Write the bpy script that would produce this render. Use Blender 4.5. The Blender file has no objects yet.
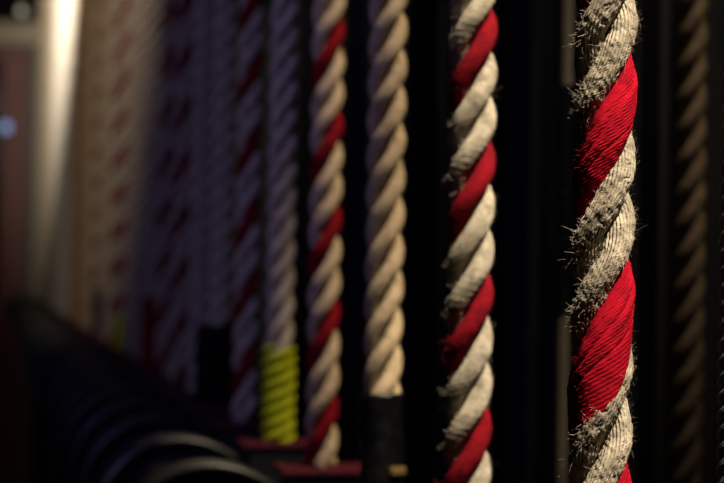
import bpy, bmesh, math, random
import numpy as np
from mathutils import Vector, Matrix

random.seed(7)
rng = np.random.default_rng(11)
PI = math.pi
scene = bpy.context.scene
COL = scene.collection

# ---------------------------------------------------------------- measures
CAM_Z = 1.15                       # eye height above the gallery floor
ROW_X = 0.199                      # the hand lines hang in one row along +Y
ROW_Y0 = 0.508
PITCH_ROW = 0.1535                 # distance between line sets
ROPE_R = 0.010
LAY = 0.0575                       # lay length of the three-strand ropes
LOCK_TOP = CAM_Z - 0.116           # top of the red lock plates
RAIL_TOP = CAM_Z - 0.152
CEIL = CAM_Z + 1.20
END_Y = 8.0
N_ROPES = 46
def row(k): return (ROW_X, ROW_Y0 + PITCH_ROW * k)

# ---------------------------------------------------------------- materials
def new_mat(name):
    m = bpy.data.materials.new(name); m.use_nodes = True
    nt = m.node_tree; b = nt.nodes['Principled BSDF']
    return m, nt, b
def N(nt, typ, **kw):
    n = nt.nodes.new(typ)
    for k, v in kw.items():
        if k in n.inputs: n.inputs[k].default_value = v
        else: setattr(n, k, v)
    return n
def ramp(nt, stops):
    r = nt.nodes.new('ShaderNodeValToRGB')
    e = r.color_ramp.elements
    while len(e) < len(stops): e.new(0.5)
    for i, (p, c) in enumerate(stops):
        e[i].position = p; e[i].color = (*c, 1)
    return r

def fibre_mat(name, light, dark, yarns, slope, bump=0.6, rough=0.9, sheen=0.25, dirt=0.5, dist=0.0006):
    """spun fibre: dirt mottling in object space, fine yarn lines in the strand's own UV (u round it, v metres along it)"""
    m, nt, b = new_mat(name); L = nt.links
    tc = N(nt, 'ShaderNodeTexCoord')
    n1 = N(nt, 'ShaderNodeTexNoise', Scale=160.0, Detail=6.0, Roughness=0.7)
    L.new(tc.outputs['Object'], n1.inputs['Vector'])
    r1 = ramp(nt, [(0.28, dark), (0.28 + 0.45 * dirt + .05, light)])
    L.new(n1.outputs['Fac'], r1.inputs['Fac'])
    n2 = N(nt, 'ShaderNodeTexNoise', Scale=1800.0, Detail=3.0)
    L.new(tc.outputs['Object'], n2.inputs['Vector'])
    mx = N(nt, 'ShaderNodeMix', data_type='RGBA', blend_type='MULTIPLY'); mx.inputs[0].default_value = 0.5
    r2 = ramp(nt, [(0.3, (0.35, 0.33, 0.3)), (0.62, (1, 1, 1))])
    L.new(n2.outputs['Fac'], r2.inputs['Fac'])
    L.new(r1.outputs['Color'], mx.inputs[6]); L.new(r2.outputs['Color'], mx.inputs[7])
    L.new(mx.outputs[2], b.inputs['Base Color'])
    # yarn ridges
    sep = N(nt, 'ShaderNodeSeparateXYZ'); L.new(tc.outputs['UV'], sep.inputs[0])
    ma = N(nt, 'ShaderNodeMath', operation='MULTIPLY_ADD'); ma.inputs[1].default_value = slope
    L.new(sep.outputs['Y'], ma.inputs[0]); L.new(sep.outputs['X'], ma.inputs[2])
    mb = N(nt, 'ShaderNodeMath', operation='MULTIPLY'); mb.inputs[1].default_value = yarns * PI
    L.new(ma.outputs[0], mb.inputs[0])
    ms = N(nt, 'ShaderNodeMath', operation='SINE'); L.new(mb.outputs[0], ms.inputs[0])
    mab = N(nt, 'ShaderNodeMath', operation='ABSOLUTE'); L.new(ms.outputs[0], mab.inputs[0])
    add = N(nt, 'ShaderNodeMath', operation='MULTIPLY_ADD'); add.inputs[1].default_value = 0.7
    L.new(n2.outputs['Fac'], add.inputs[0]); L.new(mab.outputs[0], add.inputs[2])
    bp = N(nt, 'ShaderNodeBump', Strength=bump, Distance=dist)
    L.new(add.outputs[0], bp.inputs['Height']); L.new(bp.outputs['Normal'], b.inputs['Normal'])
    b.inputs['Roughness'].default_value = rough
    b.inputs['Specular IOR Level'].default_value = 0.12
    b.inputs['Sheen Weight'].default_value = sheen
    b.inputs['Sheen Roughness'].default_value = 0.5
    b.inputs['Sheen Tint'].default_value = (*light, 1)
    return m

def plain_mat(name, c, rough=0.5, metal=0.0, spec=0.5, noise=0.0, scale=30.0, bump=0.0, bdist=0.002):
    m, nt, b = new_mat(name); L = nt.links
    b.inputs['Roughness'].default_value = rough; b.inputs['Metallic'].default_value = metal
    b.inputs['Specular IOR Level'].default_value = spec
    tc = N(nt, 'ShaderNodeTexCoord')
    n1 = N(nt, 'ShaderNodeTexNoise', Scale=scale, Detail=5.0); L.new(tc.outputs['Object'], n1.inputs['Vector'])
    r1 = ramp(nt, [(0.3, tuple(x * (1 - noise) for x in c)), (0.7, tuple(min(1, x * (1 + noise)) for x in c))])
    L.new(n1.outputs['Fac'], r1.inputs['Fac']); L.new(r1.outputs['Color'], b.inputs['Base Color'])
    if bump:
        bp = N(nt, 'ShaderNodeBump', Strength=bump, Distance=bdist)
        L.new(n1.outputs['Fac'], bp.inputs['Height']); L.new(bp.outputs['Normal'], b.inputs['Normal'])
    return m
def emit_mat(name, c, s):
    m, nt, b = new_mat(name)
    b.inputs['Emission Color'].default_value = (*c, 1); b.inputs['Emission Strength'].default_value = s
    b.inputs['Base Color'].default_value = (*c, 1)
    return m

YSL = 1 / 0.057
M = {
 'hemp':   fibre_mat('hemp', (.60, .50, .37), (.20, .16, .11), 22, YSL),
 'hemp_grey': fibre_mat('weathered hemp', (.64, .55, .42), (.14, .11, .08), 22, YSL, bump=.9, dirt=.6),
 'hemp_gold': fibre_mat('golden hemp', (.60, .46, .29), (.25, .18, .10), 16, YSL),
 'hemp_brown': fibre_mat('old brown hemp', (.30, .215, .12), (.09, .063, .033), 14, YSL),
 'hemp_pale': fibre_mat('bleached pale rope', (.82, .77, .68), (.55, .50, .42), 14, YSL),
 'red':    fibre_mat('red yarn', (.24, .003, .010), (.09, .001, .004), 20, YSL, sheen=.06),
 'red_cloth': fibre_mat('red woven cloth', (.50, .002, .018), (.20, .001, .008), 30, -YSL * .5, bump=.35, sheen=.05, dirt=.7),
 'orange': fibre_mat('orange yarn', (.50, .16, .06), (.25, .08, .03), 14, YSL),
 'yellow': fibre_mat('yellow tape', (.50, .54, .012), (.20, .25, .006), 8, 0.0, sheen=.1, bump=.3),
 'black_cord': fibre_mat('black cord', (.075, .085, .10), (.025, .028, .034), 12, YSL, rough=.55, sheen=.0),
 'fuzz':   plain_mat('loose hemp fibre', (.66, .57, .45), .9, spec=.1),
 'fuzz_red': plain_mat('loose red fibre', (.52, .03, .06), .9, spec=.1),
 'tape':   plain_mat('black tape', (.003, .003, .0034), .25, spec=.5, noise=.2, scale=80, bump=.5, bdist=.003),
 'black_cloth': plain_mat('matte black cloth', (.004, .004, .0045), .95, spec=.05),
 'steel':  plain_mat('dark worn steel', (.007, .007, .0075), .6, metal=.0, spec=.25, noise=.3, scale=25, bump=.05),
 'steel_rim': plain_mat('worn grey rim', (.009, .009, .010), .4, metal=.0, noise=.25, scale=40),
 'steel_pale': plain_mat('dull zinc rod', (.12, .105, .08), .6, metal=.0, spec=.2, noise=.2),
 'black_steel': plain_mat('black painted steel', (.005, .005, .0055), .6, spec=.25, noise=.2, scale=20),
 'lock_red': plain_mat('worn red enamel', (.085, .008, .016), .55, spec=.25, noise=.4, scale=60),
 'brass':  plain_mat('dull brass', (.40, .26, .10), .4, metal=.8, noise=.2),
 'black_wall': plain_mat('black painted masonry', (.008, .008, .009), .85, noise=.3, scale=8, bump=.4, bdist=.01),
 'floor':  plain_mat('black gallery floor', (.012, .012, .014), .7, noise=.4, scale=6, bump=.1),
 'cream_wall': plain_mat('cream plaster', (.52, .45, .33), .8, noise=.08, scale=5),
 'door_red': plain_mat('dark red painted door', (.16, .018, .010), .5, noise=.15, scale=6),
 'dark_green': plain_mat('dark green frame paint', (.03, .045, .035), .5, noise=.1),
 'dark_glass': plain_mat('dark glass', (.006, .007, .01), .08, spec=.5),
 'ceiling': plain_mat('dark ceiling', (.012, .011, .009), .9, noise=.2),
 'lamp_blue': emit_mat('pilot lamp', (.30, .42, .75), .7),
 'lamp_white': emit_mat('emergency lamp', (.9, .9, .8), .10),
}

# ---------------------------------------------------------------- helpers
def link(o, parent=None):
    COL.objects.link(o)
    if parent is not None: o.parent = parent
    return o
def tag(o, label=None, cat=None, group=None, kind=None):
    if label: o['label'] = label
    if cat: o['category'] = cat
    if group: o['group'] = group
    if kind: o['kind'] = kind
    return o
def empty(name, loc, rz=0.0):
    o = bpy.data.objects.new(name, None); link(o)
    o.empty_display_size = .02; o.location = loc; o.rotation_euler = (0, 0, rz)
    return o
def grid_mesh(name, V, n_ring, n_seg, mat, uv=None, cap=True):
    """V: (n_ring, n_seg, 3) closed rings -> smooth tube mesh"""
    verts = V.reshape(-1, 3)
    i = np.arange(n_ring - 1)[:, None]; j = np.arange(n_seg)[None, :]
    j2 = (j + 1) % n_seg
    q = np.stack([i * n_seg + j, i * n_seg + j2, (i + 1) * n_seg + j2, (i + 1) * n_seg + j], -1).reshape(-1, 4)
    nf = len(q)
    loops = q.reshape(-1); starts = np.arange(nf) * 4; totals = np.full(nf, 4)
    extra = []
    if cap:
        extra = [np.arange(n_seg)[::-1], (n_ring - 1) * n_seg + np.arange(n_seg)]
        for e in extra:
            starts = np.append(starts, len(loops)); totals = np.append(totals, len(e)); loops = np.concatenate([loops, e])
    me = bpy.data.meshes.new(name)
    me.vertices.add(len(verts)); me.vertices.foreach_set('co', verts.astype(np.float32).ravel())
    me.loops.add(len(loops)); me.loops.foreach_set('vertex_index', loops.astype(np.int32))
    me.polygons.add(len(starts)); me.polygons.foreach_set('loop_start', starts.astype(np.int32))
    me.polygons.foreach_set('loop_total', totals.astype(np.int32))
    me.polygons.foreach_set('use_smooth', np.ones(len(starts), dtype=bool))
    if uv is not None:
        u = np.arange(n_seg + 1) / n_seg
        uu = np.stack([np.broadcast_to(u[None, :-1], (n_ring - 1, n_seg)), np.broadcast_to(u[None, 1:], (n_ring - 1, n_seg)),
                       np.broadcast_to(u[None, 1:], (n_ring - 1, n_seg)), np.broadcast_to(u[None, :-1], (n_ring - 1, n_seg))], -1)
        v = uv
        vv = np.stack([np.broadcast_to(v[:-1, None], (n_ring - 1, n_seg)), np.broadcast_to(v[:-1, None], (n_ring - 1, n_seg)),
                       np.broadcast_to(v[1:, None], (n_ring - 1, n_seg)), np.broadcast_to(v[1:, None], (n_ring - 1, n_seg))], -1)
        U = np.stack([uu, vv], -1).reshape(-1, 2)
        pad = len(loops) - len(U)
        U = np.concatenate([U, np.zeros((pad, 2))])
        lay = me.uv_layers.new(name='UVMap'); lay.data.foreach_set('uv', U.astype(np.float32).ravel())
    me.update(); me.validate()
    me.materials.append(mat)
    return me

def lump(x, y, seed, n=7, f0=1.0):
    """smooth pseudo noise in [-1,1] on arrays"""
    r = np.random.default_rng(seed); out = 0; tot = 0
    for i in range(n):
        f = f0 * (1.6 ** (i * .6)); a = 1 / (1 + i * .4)
        an = r.uniform(0, 2 * PI)
        out = out + a * np.sin(f * (np.cos(an) * x + np.sin(an) * y) + r.uniform(0, 6.28)); tot += a
    return out / tot * 1.6

A_H = 0.0060; B_S = 0.0041
def strand_mesh(name, mat, zs, nseg, lay=LAY, a=A_H, b=B_S, phase=0.0, kind='yarn', yarns=22, amp=0.00012, seed=1, scale=1.0, hand=1):
    zs = np.asarray(zs, float)
    n = len(zs)
    w = 2 * PI / lay * hand
    phi = phase + w * zs
    a = a * scale; b = b * scale
    cosp, sinp = np.cos(phi), np.sin(phi)
    C = np.stack([a * cosp, a * sinp, zs], -1)
    T = np.stack([-a * w * sinp, a * w * cosp, np.ones(n)], -1); L = np.linalg.norm(T, axis=1, keepdims=True); T /= L
    Nn = np.stack([cosp, sinp, np.zeros(n)], -1); Bn = np.cross(T, Nn)
    s = zs * L[0, 0]
    th = np.linspace(0, 2 * PI, nseg, endpoint=False)
    TH, S = np.meshgrid(th, s)
    THc = (TH + PI) % (2 * PI) - PI            # -pi..pi, 0 faces outward, >0 is the lower right side
    r = np.full(TH.shape, b)
    r += b * .035 * lump(THc * 1.2, S * 260, seed)
    if kind == 'yarn':
        p = yarns * (TH + hand * S * 2 * PI / .057)
        j = .55 * lump(THc * 3, S * 420, seed + 3)
        r += amp * (np.abs(np.sin(p / 2 + j)) - .6) * (1 + .5 * lump(THc * 4, S * 500, seed + 5))
        r += amp * .9 * lump(THc * 14, S * 2200, seed + 9, n=9)
        if amp > .00021: r += .00045 * np.clip(lump(THc * 2.2, S * 380, seed + 13), -1, .4) - .0003 * (lump(THc * 5, S * 900, seed + 15) > .75)
    elif kind == 'cloth':
        xb = b * THc
        zc = np.broadcast_to(zs[:, None], TH.shape)
        low = np.exp(-((zc + .039) / .026) ** 2)         # the loose, bulging lower turn of the cloth
        up = np.exp(-((zc - .047) / .020) ** 2)
        r *= 1.05 + .14 * low + .08 * up
        r += .0062 * low * np.clip(np.sin(THc - .15), 0, 1) + .0007 * up * np.clip(np.sin(THc - .3), 0, 1)
        Rmax = .0104 + .0008 * low + .0004 * up        # the cloth is drawn round the rope
        lim = -a * np.cos(THc) + np.sqrt(Rmax ** 2 - (a * np.sin(THc)) ** 2)
        r = np.minimum(r, lim) - .0004 * np.log1p(np.exp(-np.abs(r - lim) / .0006))
        # creases running along the wrap
        wob = .22 * np.sin(S * 95 + 1.0) + .1 * np.sin(S * 230)
        r -= .00065 * np.exp(-((THc + .50 + wob) / .10) ** 2)
        r += .00035 * np.exp(-((THc + .20 + wob) / .22) ** 2)
        r -= .00050 * np.exp(-((THc - .75 - wob * .8) / .09) ** 2)
        r -= .00035 * np.exp(-((THc + 1.0 - wob * .5) / .10) ** 2)
        for q in range(4):                                # gathered folds at the upper end of the lower turn
            r += .00022 * np.exp(-((zc - .004) / .011) ** 2) * np.sin(9 * THc + 2.2 + q * .3) * .5
        p1 = 2 * PI * (S * .574 - xb * .819) / .00105
        p2 = 2 * PI * (S * .819 + xb * .574) / .00100
        mixw = .25 + .65 * low
        r += .00013 * ((1 - mixw) * (np.abs(np.sin(p1 / 2)) - .6) * 1.6 + mixw * np.sin(p1) * np.sin(p2) * .8)
        r += .00010 * lump(THc * 6, S * 900, seed + 4)
    V = C[:, None, :] + r[..., None] * (np.cos(TH)[..., None] * Nn[:, None, :] + np.sin(TH)[..., None] * Bn[:, None, :])
    me = grid_mesh(name, V, n, nseg, mat, uv=s)
    return me, (C, Nn, Bn, r, zs)

def fuzz_mesh(name, frame, mat, count, zlo, zhi, lo=.0006, hi=.0035, rad=.000035, seed=0, stray=0.04):
    C, Nn, Bn, r, zs = frame
    g = np.random.default_rng(seed)
    idx = np.where((zs > zlo) & (zs < zhi))[0]
    verts = []; faces = []
    ns = r.shape[1]
    for _ in range(count):
        i = int(g.choice(idx)); th = g.normal(0, 1.0)
        jj = int((th % (2 * PI)) / (2 * PI) * ns) % ns
        d = math.cos(th) * Nn[i] + math.sin(th) * Bn[i]
        p = C[i] + d * (r[i, jj] - .0001)
        ln = g.uniform(lo, hi) if g.random() > stray else g.uniform(hi, hi * 2.2)
        dirv = d * g.uniform(.15, 1.0) + g.normal(0, .6, 3); dirv /= np.linalg.norm(dirv)
        curl = g.normal(0, .28, 3)
        pts = []; np_ = 5
        for q in range(np_):
            pts.append(p.copy()); p = p + dirv * ln / (np_ - 1)
            dirv = dirv + curl * .35 + g.normal(0, .06, 3); dirv /= np.linalg.norm(dirv)
        base = len(verts)
        ref = np.array([.3, .5, .8]); 
        for q, pt in enumerate(pts):
            t = pts[min(q + 1, np_ - 1)] - pts[max(q - 1, 0)]; t /= np.linalg.norm(t) + 1e-12
            u = np.cross(t, ref); u /= np.linalg.norm(u) + 1e-12; v = np.cross(t, u)
            rr = rad * (1 - .6 * q / (np_ - 1))
            for c in range(3):
                an = c * 2 * PI / 3
                verts.append(pt + rr * (math.cos(an) * u + math.sin(an) * v))
        for q in range(np_ - 1):
            for c in range(3):
                c2 = (c + 1) % 3
                faces.append((base + q * 3 + c, base + q * 3 + c2, base + q * 3 + 3 + c2, base + q * 3 + 3 + c))
    me = bpy.data.meshes.new(name); me.from_pydata([tuple(v) for v in verts], [], faces); me.update()
    me.materials.append(mat)
    return me

def bm_obj(name, bm, mat, parent=None, smooth=False, bevel=0.0, segs=2):
    if bevel:
        bmesh.ops.bevel(bm, geom=list(bm.edges), offset=bevel, segments=segs, affect='EDGES', profile=.6)
    me = bpy.data.meshes.new(name); bm.to_mesh(me); bm.free()
    me.materials.append(mat)
    if smooth:
        for p in me.polygons: p.use_smooth = True
    return link(bpy.data.objects.new(name, me), parent)
def add_box(bm, x0, x1, y0, y1, z0, z1):
    r = bmesh.ops.create_cube(bm, size=1.0)
    bmesh.ops.scale(bm, vec=(x1 - x0, y1 - y0, z1 - z0), verts=r['verts'])
    bmesh.ops.translate(bm, vec=((x0 + x1) / 2, (y0 + y1) / 2, (z0 + z1) / 2), verts=r['verts'])
def box(name, dims, mat, parent=None, bevel=0.0):
    bm = bmesh.new(); add_box(bm, *dims)
    return bm_obj(name, bm, mat, parent, bevel=bevel)
def add_cyl(bm, c0, c1, r, seg=20):
    c0 = Vector(c0); c1 = Vector(c1); d = c1 - c0
    rt = d.to_track_quat('Z', 'Y').to_matrix().to_4x4()
    bmesh.ops.create_cone(bm, cap_ends=True, segments=seg, radius1=r, radius2=r, depth=d.length, matrix=Matrix.Translation((c0 + c1) / 2) @ rt)
def lathe_y(bm, prof, seg=64, egg=0.0):
    """revolve (radius, y) pairs round the Y axis; egg stretches the +X side"""
    rings = []
    for (rr, y) in prof:
        ring = []
        for i in range(seg):
            a = 2 * PI * i / seg; x = rr * math.cos(a)
            if x > 0: x *= 1 + egg
            ring.append(bm.verts.new((x, y, rr * math.sin(a))))
        rings.append(ring)
    for a, b in zip(rings, rings[1:]):
        for i in range(seg):
            j = (i + 1) % seg
            bm.faces.new((a[i], b[i], b[j], a[j]))
    bm.faces.new(rings[0]); bm.faces.new(rings[-1][::-1])
    bmesh.ops.recalc_face_normals(bm, faces=bm.faces)

# ---------------------------------------------------------------- setting
def struct(o): o['kind'] = 'structure'; return o
struct(box('floor', (-1.2, 1.45, -1.5, END_Y + .15, -.1, 0), M['floor']))
struct(box('wall_right', (1.30, 1.45, -1.5, END_Y + .15, 0, 3.4), M['black_wall']))
struct(box('ceiling', (-1.2, .125, -1.5, END_Y, CEIL, CEIL + .12), M['ceiling']))
struct(box('wall_left', (-1.2, -1.05, -1.5, END_Y, 0, CEIL), M['black_wall']))
bm = bmesh.new()
add_box(bm, -1.05, -.70, END_Y, END_Y + .15, 0, 3.4)
add_box(bm, .17, .21, END_Y, END_Y + .15, 0, 3.4)
add_box(bm, -.70, .17, END_Y, END_Y + .15, CAM_Z + 1.09, 3.4)
struct(bm_obj('wall_back', bm, M['cream_wall']))
struct(box('wall_far', (.21, 1.30, END_Y - .03, END_Y + .15, 0, 3.4), M['black_wall']))
bm = bmesh.new()
add_box(bm, .165, .20, END_Y - .02, END_Y + .0, 0, CAM_Z + 1.10)
add_box(bm, -.73, -.695, END_Y - .02, END_Y + .0, 0, CAM_Z + 1.10)
struct(bm_obj('trim_1', bm, M['dark_green']))
door = empty('door_1', (-.26, END_Y, 0)); struct(door)
bm = bmesh.new()
zt = CAM_Z + 1.08
add_box(bm, -.42, -.28, .0, .045, .005, zt); add_box(bm, .30, .42, .0, .045, .005, zt)
add_box(bm, -.28, .30, .0, .045, .005, 1.02); add_box(bm, -.28, .30, .0, .045, zt - .06, zt)
bm_obj('door_leaf', bm, M['door_red'], door)
box('door_pane', (-.28, .30, .015, .03, 1.02, zt - .06), M['dark_glass'], door)

# pane glint on the door, dim white glow above it
def small_glow(name, loc, r, mat, label):
    t = empty(name, loc); tag(t, label, 'lamp')
    bm = bmesh.new(); add_cyl(bm, (0, 0, 0), (0, -.02, 0), r * 1.4, 20); bm_obj('lamp_housing', bm, M['black_steel'], t, bevel=.002)
    bm = bmesh.new(); bmesh.ops.create_uvsphere(bm, u_segments=16, v_segments=10, radius=r)
    bmesh.ops.translate(bm, vec=(0, -.022, 0), verts=bm.verts); bm_obj('lamp_bulb', bm, mat, t, smooth=True)
small_glow('pilot_lamp', (.062, END_Y + .012, CAM_Z + .69), .026, M['lamp_blue'], 'small blue-white pilot lamp glowing on the dark red door')  # glowing ball stands in for a reflection in the dark pane
t = empty('hanging_lamp', (.110, 7.0, CEIL)); tag(t, 'small dim round lamp hanging from the dark ceiling near the end wall', 'lamp')  # dim emissive ball on a rod, standing in for a small bright spot
bm = bmesh.new(); add_cyl(bm, (0, 0, -.085), (0, 0, 0), .004, 12); bm_obj('lamp_rod', bm, M['black_steel'], t)
bm = bmesh.new(); bmesh.ops.create_uvsphere(bm, u_segments=20, v_segments=12, radius=.018)
bmesh.ops.translate(bm, vec=(0, 0, -.10), verts=bm.verts); bm_obj('lamp_bulb', bm, M['lamp_white'], t, smooth=True)

# ---------------------------------------------------------------- locking rail
bm = bmesh.new(); add_box(bm, .196, .262, .4885, END_Y - .05, RAIL_TOP - .07, RAIL_TOP)
rail = empty('locking_rail', (0, 0, 0)); tag(rail, 'long black steel rail carrying the row of rope locks', 'rail')
bm_obj('rail_beam', bm, M['black_steel'], rail, bevel=.003)
for y in (.56, 2.2, 4.1, 6.0, 7.7):
    bm = bmesh.new(); add_box(bm, .215, .245, y - .015, y + .015, 0, RAIL_TOP - .07)
    add_box(bm, .19, .27, y - .04, y + .04, 0, .008)
    bm_obj('rail_post', bm, M['black_steel'], rail)

# rope lock: foot, red top plate, round cam wheel with rim and hub on the aisle side
WX, WZ, WR = -.071, -.053, .0575
def make_lock():
    t = empty('rope_lock', (0, 0, LOCK_TOP))
    box('lock_body', (-.022, .026, -.016, .016, RAIL_TOP - LOCK_TOP + .0004, -.0035), M['steel'], t, bevel=.002)
    box('top_plate', (-.027, .030, -.019, .019, -.0035, 0), M['lock_red'], t, bevel=.0012)
    w = empty('cam_wheel', (WX, 0, WZ)); w.parent = t
    bm = bmesh.new(); lathe_y(bm, [(.006, -.006), (WR - .0055, -.006), (WR - .0050, -.008), (WR - .0050, .008), (WR - .0055, .006), (.006, .006)], egg=.12)
    bm_obj('wheel_disc', bm, M['steel'], w, smooth=False)
    bm = bmesh.new()
    def flange(y0):
        return [(WR - .0055, y0 - .0030), (WR - .0025, y0 - .0030), (WR - .0006, y0 - .0018), (WR, y0), (WR - .0006, y0 + .0018), (WR - .0025, y0 + .0030)]
    pr = flange(-.010) + [(WR - .007, -.004), (WR - .007, .004)] + [(WR - .0025, .0070)] + flange(.010)[2:] + [(WR - .0055, .013)]
    seg = 72; rings = []
    for rr, y in pr:
        rings.append([bm.verts.new(((rr * math.cos(2*PI*i/seg)) * (1.12 if math.cos(2*PI*i/seg) > 0 else 1), y, rr * math.sin(2*PI*i/seg))) for i in range(seg)])
    for a, b in zip(rings, rings[1:] + rings[:1]):
        for i in range(seg): bm.faces.new((a[i], b[i], b[(i+1) % seg], a[(i+1) % seg]))
    bmesh.ops.recalc_face_normals(bm, faces=bm.faces)
    bm_obj('wheel_rim', bm, M['steel_rim'], w, smooth=True)
    bm = bmesh.new(); add_cyl(bm, (0, -.016, 0), (0, .016, 0), .011, 24)
    bm_obj('hub', bm, M['steel_rim'], w, bevel=.0015)
    bm = bmesh.new(); add_box(bm, WX + .010, -.0036, .0085, .0135, WZ - .006, WZ + .010); bm_obj('bracket', bm, M['steel'], t)
    return t
def copy_tree(o, parent=None):
    c = o.copy(); COL.objects.link(c); c.parent = parent
    for ch in list(o.children): copy_tree(ch, c)
    return c

ORD = ['first', 'second', 'third', 'fourth', 'fifth', 'sixth', 'seventh', 'eighth', 'ninth', 'tenth', 'eleventh', 'twelfth', 'thirteenth',
       'fourteenth', 'fifteenth', 'sixteenth', 'seventeenth', 'eighteenth', 'nineteenth', 'twentieth']
TENS = {2: 'twenty', 3: 'thirty', 4: 'forty'}
def ordinal(n):
    if n <= 20: return ORD[n - 1]
    t, u = divmod(n, 10)
    if u == 0: return {3: 'thirtieth', 4: 'fortieth'}[t]
    return TENS[t] + '-' + ORD[u - 1]

lock0 = make_lock()
lock_labels = {3: 'rope lock with red plate at the foot of the narrow red-banded rope',
               4: 'rope lock with red plate under the yellow-taped rope'}
first = True
for k in range(0, N_ROPES):
    L_ = lock0 if first else copy_tree(lock0)
    first = False
    x, y = row(k); L_.location = (x, y, LOCK_TOP)
    tag(L_, lock_labels.get(k, 'grey rope lock with round wheel under the %s rope counting the sharp one first' % ordinal(k + 1)), 'rope lock', 'rope locks along the rail')

# ---------------------------------------------------------------- ropes
CAMV = np.array([0.0, 0.0])
def facing(x, y): return math.atan2(0 - y, 0 - x)          # azimuth from a rope towards the gallery viewer
ZTOP = CAM_Z + 2.1
def zlist(lo, hi, dense_lo, dense_hi, fine, coarse):
    a = np.arange(lo, dense_lo, coarse); b = np.arange(dense_lo, dense_hi, fine); c = np.arange(dense_hi, hi + coarse, coarse)
    return np.unique(np.round(np.concatenate([a, b, c]), 6))

# --- the sharp rope nearest the viewer: two weathered hemp strands and one wrapped in red cloth
ROPE_GROUP = 'hand lines hanging in a row'
def rope_thing(x, y, label, rz=0.0, name='hand_line'):
    t = empty(name, (x, y, LOCK_TOP), rz); tag(t, label, 'rope', ROPE_GROUP); return t

x, y = row(0)
zb = LOCK_TOP - CAM_Z
LAY1 = .0680
ph0 = facing(x, y) - 2 * PI * .0467 / LAY1                   # cloth faces the aisle 47 mm above eye height
t = empty('hand_line', (x, y, CAM_Z)); tag(t, 'nearest sharp thick hemp rope with a strand wrapped in bright red woven cloth', 'rope', ROPE_GROUP)
zs = zlist(zb, 2.1, -.115, .115, .00022, .004)
for i in range(3):
    if i == 0:
        me, fr = strand_mesh('strand', M['red_cloth'], zs, 130, lay=LAY1, a=.0048, b=.0056, phase=ph0, kind='cloth', seed=21)
        o = link(bpy.data.objects.new('strand', me), t); o['label'] = 'strand wrapped in bright red cloth'
        f = link(bpy.data.objects.new('fuzz', fuzz_mesh('fuzz', fr, M['fuzz_red'], 700, -.09, .09, .0004, .0018, .00003, 5, .03)), o); f['kind'] = 'stuff'
    else:
        me, fr = strand_mesh('strand', M['hemp_grey'], zs, 130, lay=LAY1, a=.0057, b=.00452, phase=ph0 + i * 2 * PI / 3, yarns=26, amp=.00022, seed=40 + i * 7)
        o = link(bpy.data.objects.new('strand', me), t); o['label'] = 'weathered fraying hemp strand'
        f = link(bpy.data.objects.new('fuzz', fuzz_mesh('fuzz', fr, M['fuzz'], 2600, -.09, .09, .0005, .0030, .000032, 50 + i)), o); f['kind'] = 'stuff'

# --- second rope, a little out of focus
x, y = row(1)
LAY2 = .0565
def px_to_z(k, yy, xx):
    """height of a mark on rope k above eye height, as measured on site"""
    Zc = .54 * (1 + .277 * k)
    dy = -(xx - 362) * .0166 + (yy - 241.5)
    return -(dy - 34.7) * Zc / 1620
ph = facing(x, y) - 2 * PI * px_to_z(1, 195, 474) / LAY2
t = empty('hand_line', (x, y, CAM_Z)); tag(t, 'hemp rope with one thin dark red strand, second from the sharp rope', 'rope', ROPE_GROUP)
zs2 = zlist(zb, 2.1, -.135, .14, .0005, .004)
for i in range(3):
    red = i == 0
    me, fr = strand_mesh('strand', M['red'] if red else M['hemp_grey'], zs2, 90, lay=LAY2, a=.0060, b=.0042, phase=ph + i * 2 * PI / 3, yarns=22, amp=.0002, seed=80 + i)
    o = link(bpy.data.objects.new('strand', me), t); o['label'] = 'dark red strand' if red else 'natural hemp strand'
    f = link(bpy.data.objects.new('fuzz', fuzz_mesh('fuzz', fr, M['fuzz_red'] if red else M['fuzz'], 350 if red else 900, -.12, .13, .0006, .0028, .00004, 90 + i)), o); f['kind'] = 'stuff'

# --- the rest share three strand meshes (0, 120 and 240 degrees), turned about the rope's own axis
zs3 = zlist(zb, 2.1, -.116, .9, .0016, .004)
proto = {}
def shared(matname, i, start=None):
    key = (matname, i, start)
    if key not in proto:
        z = zs3 if start is None else zs3[zs3 > start]
        proto[key] = strand_mesh('strand', M[matname], z, 26, phase=i * 2 * PI / 3, yarns=0, amp=.00003, seed=130 + i)[0]
    return proto[key]

def sleeve_mesh(name, mat, z0, z1, r0, wobble=.0006, seed=3, winds=0, lead=.03, amp=.0008, nseg=48, step=.0007):
    z = np.arange(z0, z1, step); th = np.linspace(0, 2 * PI, nseg, endpoint=False)
    TH, Z = np.meshgrid(th, z)
    r = r0 + wobble * lump(np.cos(TH) * 2, Z * 160 + np.sin(TH) * 2, seed)
    if winds: r = r + amp * (np.sqrt(np.abs(np.sin(winds * (TH - 2 * PI * Z / lead) / 2))) - .75)
    e = np.clip(np.minimum(Z - z0, z1 - Z) / .002, 0, 1); r = r * (.94 + .06 * e)
    V = np.stack([r * np.cos(TH), r * np.sin(TH), Z], -1)
    return grid_mesh(name, V, len(z), nseg, mat, uv=z)

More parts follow.
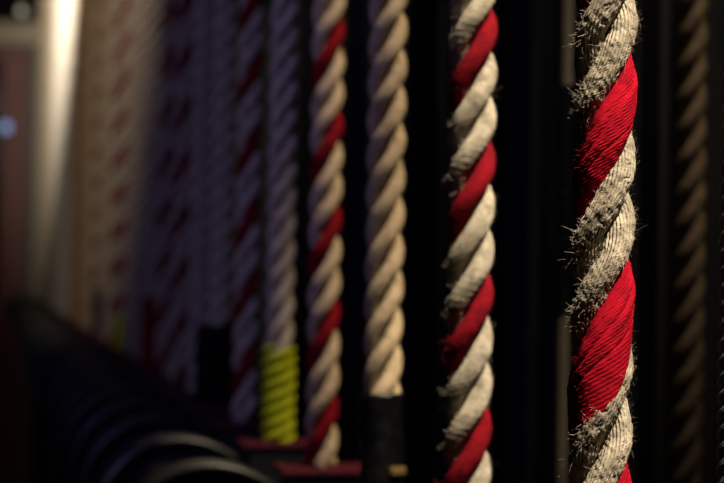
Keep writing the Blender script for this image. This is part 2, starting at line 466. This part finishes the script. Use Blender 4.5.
spec = {}
for k in range(2, N_ROPES): spec[k] = ('hemp', 'hemp', 'hemp')
spec[2] = ('hemp_gold',) * 3
spec[3] = ('red', 'hemp_gold', 'hemp_gold')
spec[5] = ('red', 'hemp', 'hemp')
for k in (8, 9): spec[k] = ('red', 'hemp', 'hemp')
for k in (13, 14, 17): spec[k] = ('red', 'hemp', 'hemp')
for k in (16, 18, 19, 20): spec[k] = ('hemp_gold',) * 3
for k in (21, 22): spec[k] = ('orange', 'hemp_gold', 'orange')
for k in range(24, 33): spec[k] = ('hemp_pale',) * 3
marks = {3: 148, 5: 151, 8: 60, 9: 62, 10: 80, 12: 80, 13: 115, 14: 90, 15: 70, 17: 60}
labels = {
 2: 'plain golden hemp rope ending in a black taped sleeve, third from the sharp rope',
 3: 'golden rope with broad red bands standing on a red lock plate',
 4: 'dim cream rope wrapped low down in yellow tape',
 5: 'dusky rope with dark red bands just beyond the yellow-taped rope',
 6: 'bluish rope with a thick black wrapping at its foot',
 7: 'plain bluish rope between the black-wrapped rope and the dark red ropes',
 8: 'violet-lit rope with dark red bands, first of its red neighbours',
 9: 'violet-lit rope with dark red bands, second of its red neighbours',
 10: 'hemp rope with a deep red wrapping at its foot beyond the violet ropes',
 13: 'blurred brown rope with red bands and a yellow wrapping at its foot',
 21: 'blurred orange rope before the brightly lit pale ropes, nearer of two',
 22: 'blurred orange rope before the brightly lit pale ropes, farther of two',
}
for k in range(2, N_ROPES):
    x, y = row(k)
    if k in marks:
        rz = facing(x, y) - 2 * PI * px_to_z(k, marks[k], 300 if k < 6 else 170) / LAY
    elif k == 2: rz = 0.4
    else: rz = random.uniform(0, 2 * PI)
    s = spec[k]
    kindword = {'hemp': 'plain hemp', 'hemp_gold': 'golden brown', 'hemp_pale': 'pale brightly lit', 'orange': 'orange', 'red': 'red-banded'}[s[0]]
    lab = labels.get(k, 'blurred %s rope, %s of the row from the sharp rope' % (kindword, ordinal(k + 1)))
    t = empty('hand_line', (x, y, CAM_Z), rz); tag(t, lab, 'rope', ROPE_GROUP)
    start = {2: -.066, 4: -.060}.get(k)
    for i in range(3):
        o = link(bpy.data.objects.new('strand', shared(s[i], i, start)), t)
        if s[i] == 'red': o['label'] = 'dark red strand'
    if k == 2:
        o = link(bpy.data.objects.new('tape_sleeve', sleeve_mesh('tape_sleeve', M['tape'], zb, -.060, .0112, .0011, 5)), t); o['label'] = 'shiny black tape sleeve'
        bm = bmesh.new(); add_box(bm, -.003, .006, -.0138, -.0105, -.101, -.0972)
        c = bm_obj('tape_clip', bm, M['brass'], t, bevel=.0008); c['label'] = 'small tan clip on the sleeve'
    if k == 4:
        o = link(bpy.data.objects.new('yellow_wrapping', sleeve_mesh('yellow_wrapping', M['yellow'], zb, -.050, .0106, .0003, 8, winds=3, lead=.027, amp=.0065)), t); o['label'] = 'bright yellow tape wrapping'
    if k == 6:
        o = link(bpy.data.objects.new('black_wrapping', sleeve_mesh('black_wrapping', M['black_cloth'], zb, -.045, .0205, .0012, 12)), t); o['label'] = 'thick black cloth wrapping'
    if k == 10:
        o = link(bpy.data.objects.new('red_wrapping', sleeve_mesh('red_wrapping', M['red'], zb, -.03, .0120, .0004, 9, winds=3, lead=.03, amp=.002)), t); o['label'] = 'deep red wrapping'
    if k == 13:
        o = link(bpy.data.objects.new('yellow_wrapping', sleeve_mesh('yellow_wrapping', M['yellow'], zb, -.07, .0125, .0003, 8, winds=3, lead=.027, amp=.0065)), t); o['label'] = 'yellow tape wrapping'
    if k == 16:
        o = link(bpy.data.objects.new('black_wrapping', sleeve_mesh('black_wrapping', M['tape'], zb, -.03, .0145, .0012, 12)), t); o['label'] = 'black wrapping'

# --- the return line, arbor rods and guide rails behind the row
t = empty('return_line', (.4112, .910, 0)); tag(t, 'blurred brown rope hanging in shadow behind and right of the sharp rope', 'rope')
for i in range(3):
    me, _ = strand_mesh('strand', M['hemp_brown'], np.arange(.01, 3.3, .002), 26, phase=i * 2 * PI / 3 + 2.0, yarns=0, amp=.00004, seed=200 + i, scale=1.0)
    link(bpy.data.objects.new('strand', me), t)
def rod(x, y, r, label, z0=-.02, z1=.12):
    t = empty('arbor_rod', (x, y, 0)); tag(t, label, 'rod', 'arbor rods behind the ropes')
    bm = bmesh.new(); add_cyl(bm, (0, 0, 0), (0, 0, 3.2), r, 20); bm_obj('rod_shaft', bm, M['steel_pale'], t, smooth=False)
    bm = bmesh.new(); add_cyl(bm, (0, 0, CAM_Z + z0), (0, 0, CAM_Z + z1), r + .0012, 20); s = bm_obj('rod_sleeve', bm, M['tape'], t); s['label'] = 'black sleeve'  # black band put in for the shaded stretch of the rod
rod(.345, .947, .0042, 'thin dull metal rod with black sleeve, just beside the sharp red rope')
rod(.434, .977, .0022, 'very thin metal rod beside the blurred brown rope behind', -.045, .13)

def guide(x, y, label, w=.034, d=.03, f=.003):
    t = empty('guide_rail', (x, y, 0)); tag(t, label, 'guide rail', 'black steel guide rails behind the ropes')
    bm = bmesh.new(); add_box(bm, -f, f, -d / 2, d / 2, 0, 3.3); bm_obj('flange', bm, M['black_steel'], t, bevel=.0008)
    bm = bmesh.new(); add_box(bm, f, f + w, -.003, .003, 0, 3.3); bm_obj('web', bm, M['black_steel'], t, bevel=.0008)
guide(.3835, .900, 'black steel guide rail standing right behind the sharp red rope', w=.006)
for n in range(0, 9):
    guide(.43, 1.217 + .1535 * n, 'black steel guide rail in the dark, %s behind the second rope' % ordinal(n + 1))

# --- black cords
def cord(name, pts_z, x, y, label, scale, lay, hand=1):
    t = empty(name, (x, y, 0)); tag(t, label, 'cord')
    for i in range(3):
        me, _ = strand_mesh('strand', M['black_cord'], pts_z, 28, lay=lay, phase=i * 2 * PI / 3, yarns=0, amp=.00003, seed=300 + i, scale=scale, hand=hand)
        link(bpy.data.objects.new('strand', me), t)
    return t
cord('black_cord', np.arange(.01, 3.3, .0012),   .2333, .480, 'thin black cord at the right edge beyond the brown rope', .55, .017)
# cord hung on a peg of a stanchion beside the aisle
px, py = -.0035, .76
t = cord('dark_rope', np.arange(.35, CAM_Z + .008, .0012), px, py, 'dark rope hung from the stanchion peg at the left edge of the aisle', .62, .022)
st = empty('stanchion', (-.075, .76, 0)); tag(st, 'black steel stanchion with a peg holding the dark rope', 'post')
bm = bmesh.new(); add_cyl(bm, (0, 0, 0), (0, 0, CAM_Z + .06), .016, 24); bm_obj('post', bm, M['black_steel'], st)
bm = bmesh.new(); add_cyl(bm, (.014, 0, CAM_Z + .012), (.064, 0, CAM_Z + .012), .004, 16); bm_obj('peg', bm, M['black_steel'], st)
bm = bmesh.new(); add_cyl(bm, (0, 0, 0), (0, 0, .012), .09, 32); bm_obj('foot', bm, M['black_steel'], st)

# ---------------------------------------------------------------- light
def spot(name, loc, aim, power, color, angle, blend=.6, radius=.03):
    d = bpy.data.lights.new(name, 'SPOT'); d.energy = power; d.color = color; d.spot_size = math.radians(angle); d.spot_blend = blend
    d.shadow_soft_size = radius
    o = bpy.data.objects.new(name, d); link(o); o.location = loc
    o.rotation_euler = (Vector(aim) - Vector(loc)).to_track_quat('-Z', 'Y').to_euler()
    return o
spot('key_lamp', (.47, -.17, CAM_Z + 1.32), (.205, .53, CAM_Z + .02), 250, (1.0, .87, .67), 19, .8, .02)
spot('side_lamp', (.72, .22, CAM_Z + 1.50), (.2, .87, CAM_Z + .02), 120, (1.0, .82, .56), 16.8, .8, .02)
spot('blue_lamp', (-.60, .05, CAM_Z + .50), (.2, 1.42, CAM_Z + .18), 17, (.40, .36, 1.0), 50, .9, .04)
spot('gallery_lamp', (-.45, 3.0, CEIL - .06), (.2, 4.28, CAM_Z + 1.14), 700, (1.0, .88, .72), 54, 1.0, .05)
spot('aisle_lamp', (-.55, 1.2, CEIL - .06), (.2, 2.30, CAM_Z + .90), 82, (1.0, .84, .66), 66, 1.0, .05)  # added warm spot for the middle ropes, no known lamp there

w = bpy.data.worlds.new('World'); scene.world = w; w.use_nodes = True
w.node_tree.nodes['Background'].inputs[0].default_value = (.42, .40, .45, 1)
w.node_tree.nodes['Background'].inputs[1].default_value = .012

# ---------------------------------------------------------------- camera
cd = bpy.data.cameras.new('camera'); cam = bpy.data.objects.new('camera', cd); link(cam)
cd.sensor_width = 36.0; cd.lens = 1620 / 724 * 36.0
az, pitch, roll = math.radians(12.92), math.radians(1.227), math.radians(.95)
fwd = Vector((math.sin(az) * math.cos(pitch), math.cos(az) * math.cos(pitch), math.sin(pitch)))
right = fwd.cross(Vector((0, 0, 1))).normalized(); up = right.cross(fwd)
r2 = right * math.cos(roll) + up * math.sin(roll)      # camera rolled so that verticals lean right
u2 = up * math.cos(roll) - right * math.sin(roll)
m = Matrix((r2, u2, -fwd)).transposed().to_4x4(); m.translation = (0, 0, CAM_Z)
cam.matrix_world = m
cd.clip_start = .02; cd.clip_end = 60
cd.dof.use_dof = True; cd.dof.focus_distance = .535; cd.dof.aperture_fstop = 12.0
scene.camera = cam

scene.view_settings.view_transform = 'Standard'; scene.view_settings.look = 'None'
scene.view_settings.exposure = 0.0; scene.view_settings.gamma = 1.0; scene.view_settings.use_curve_mapping = False
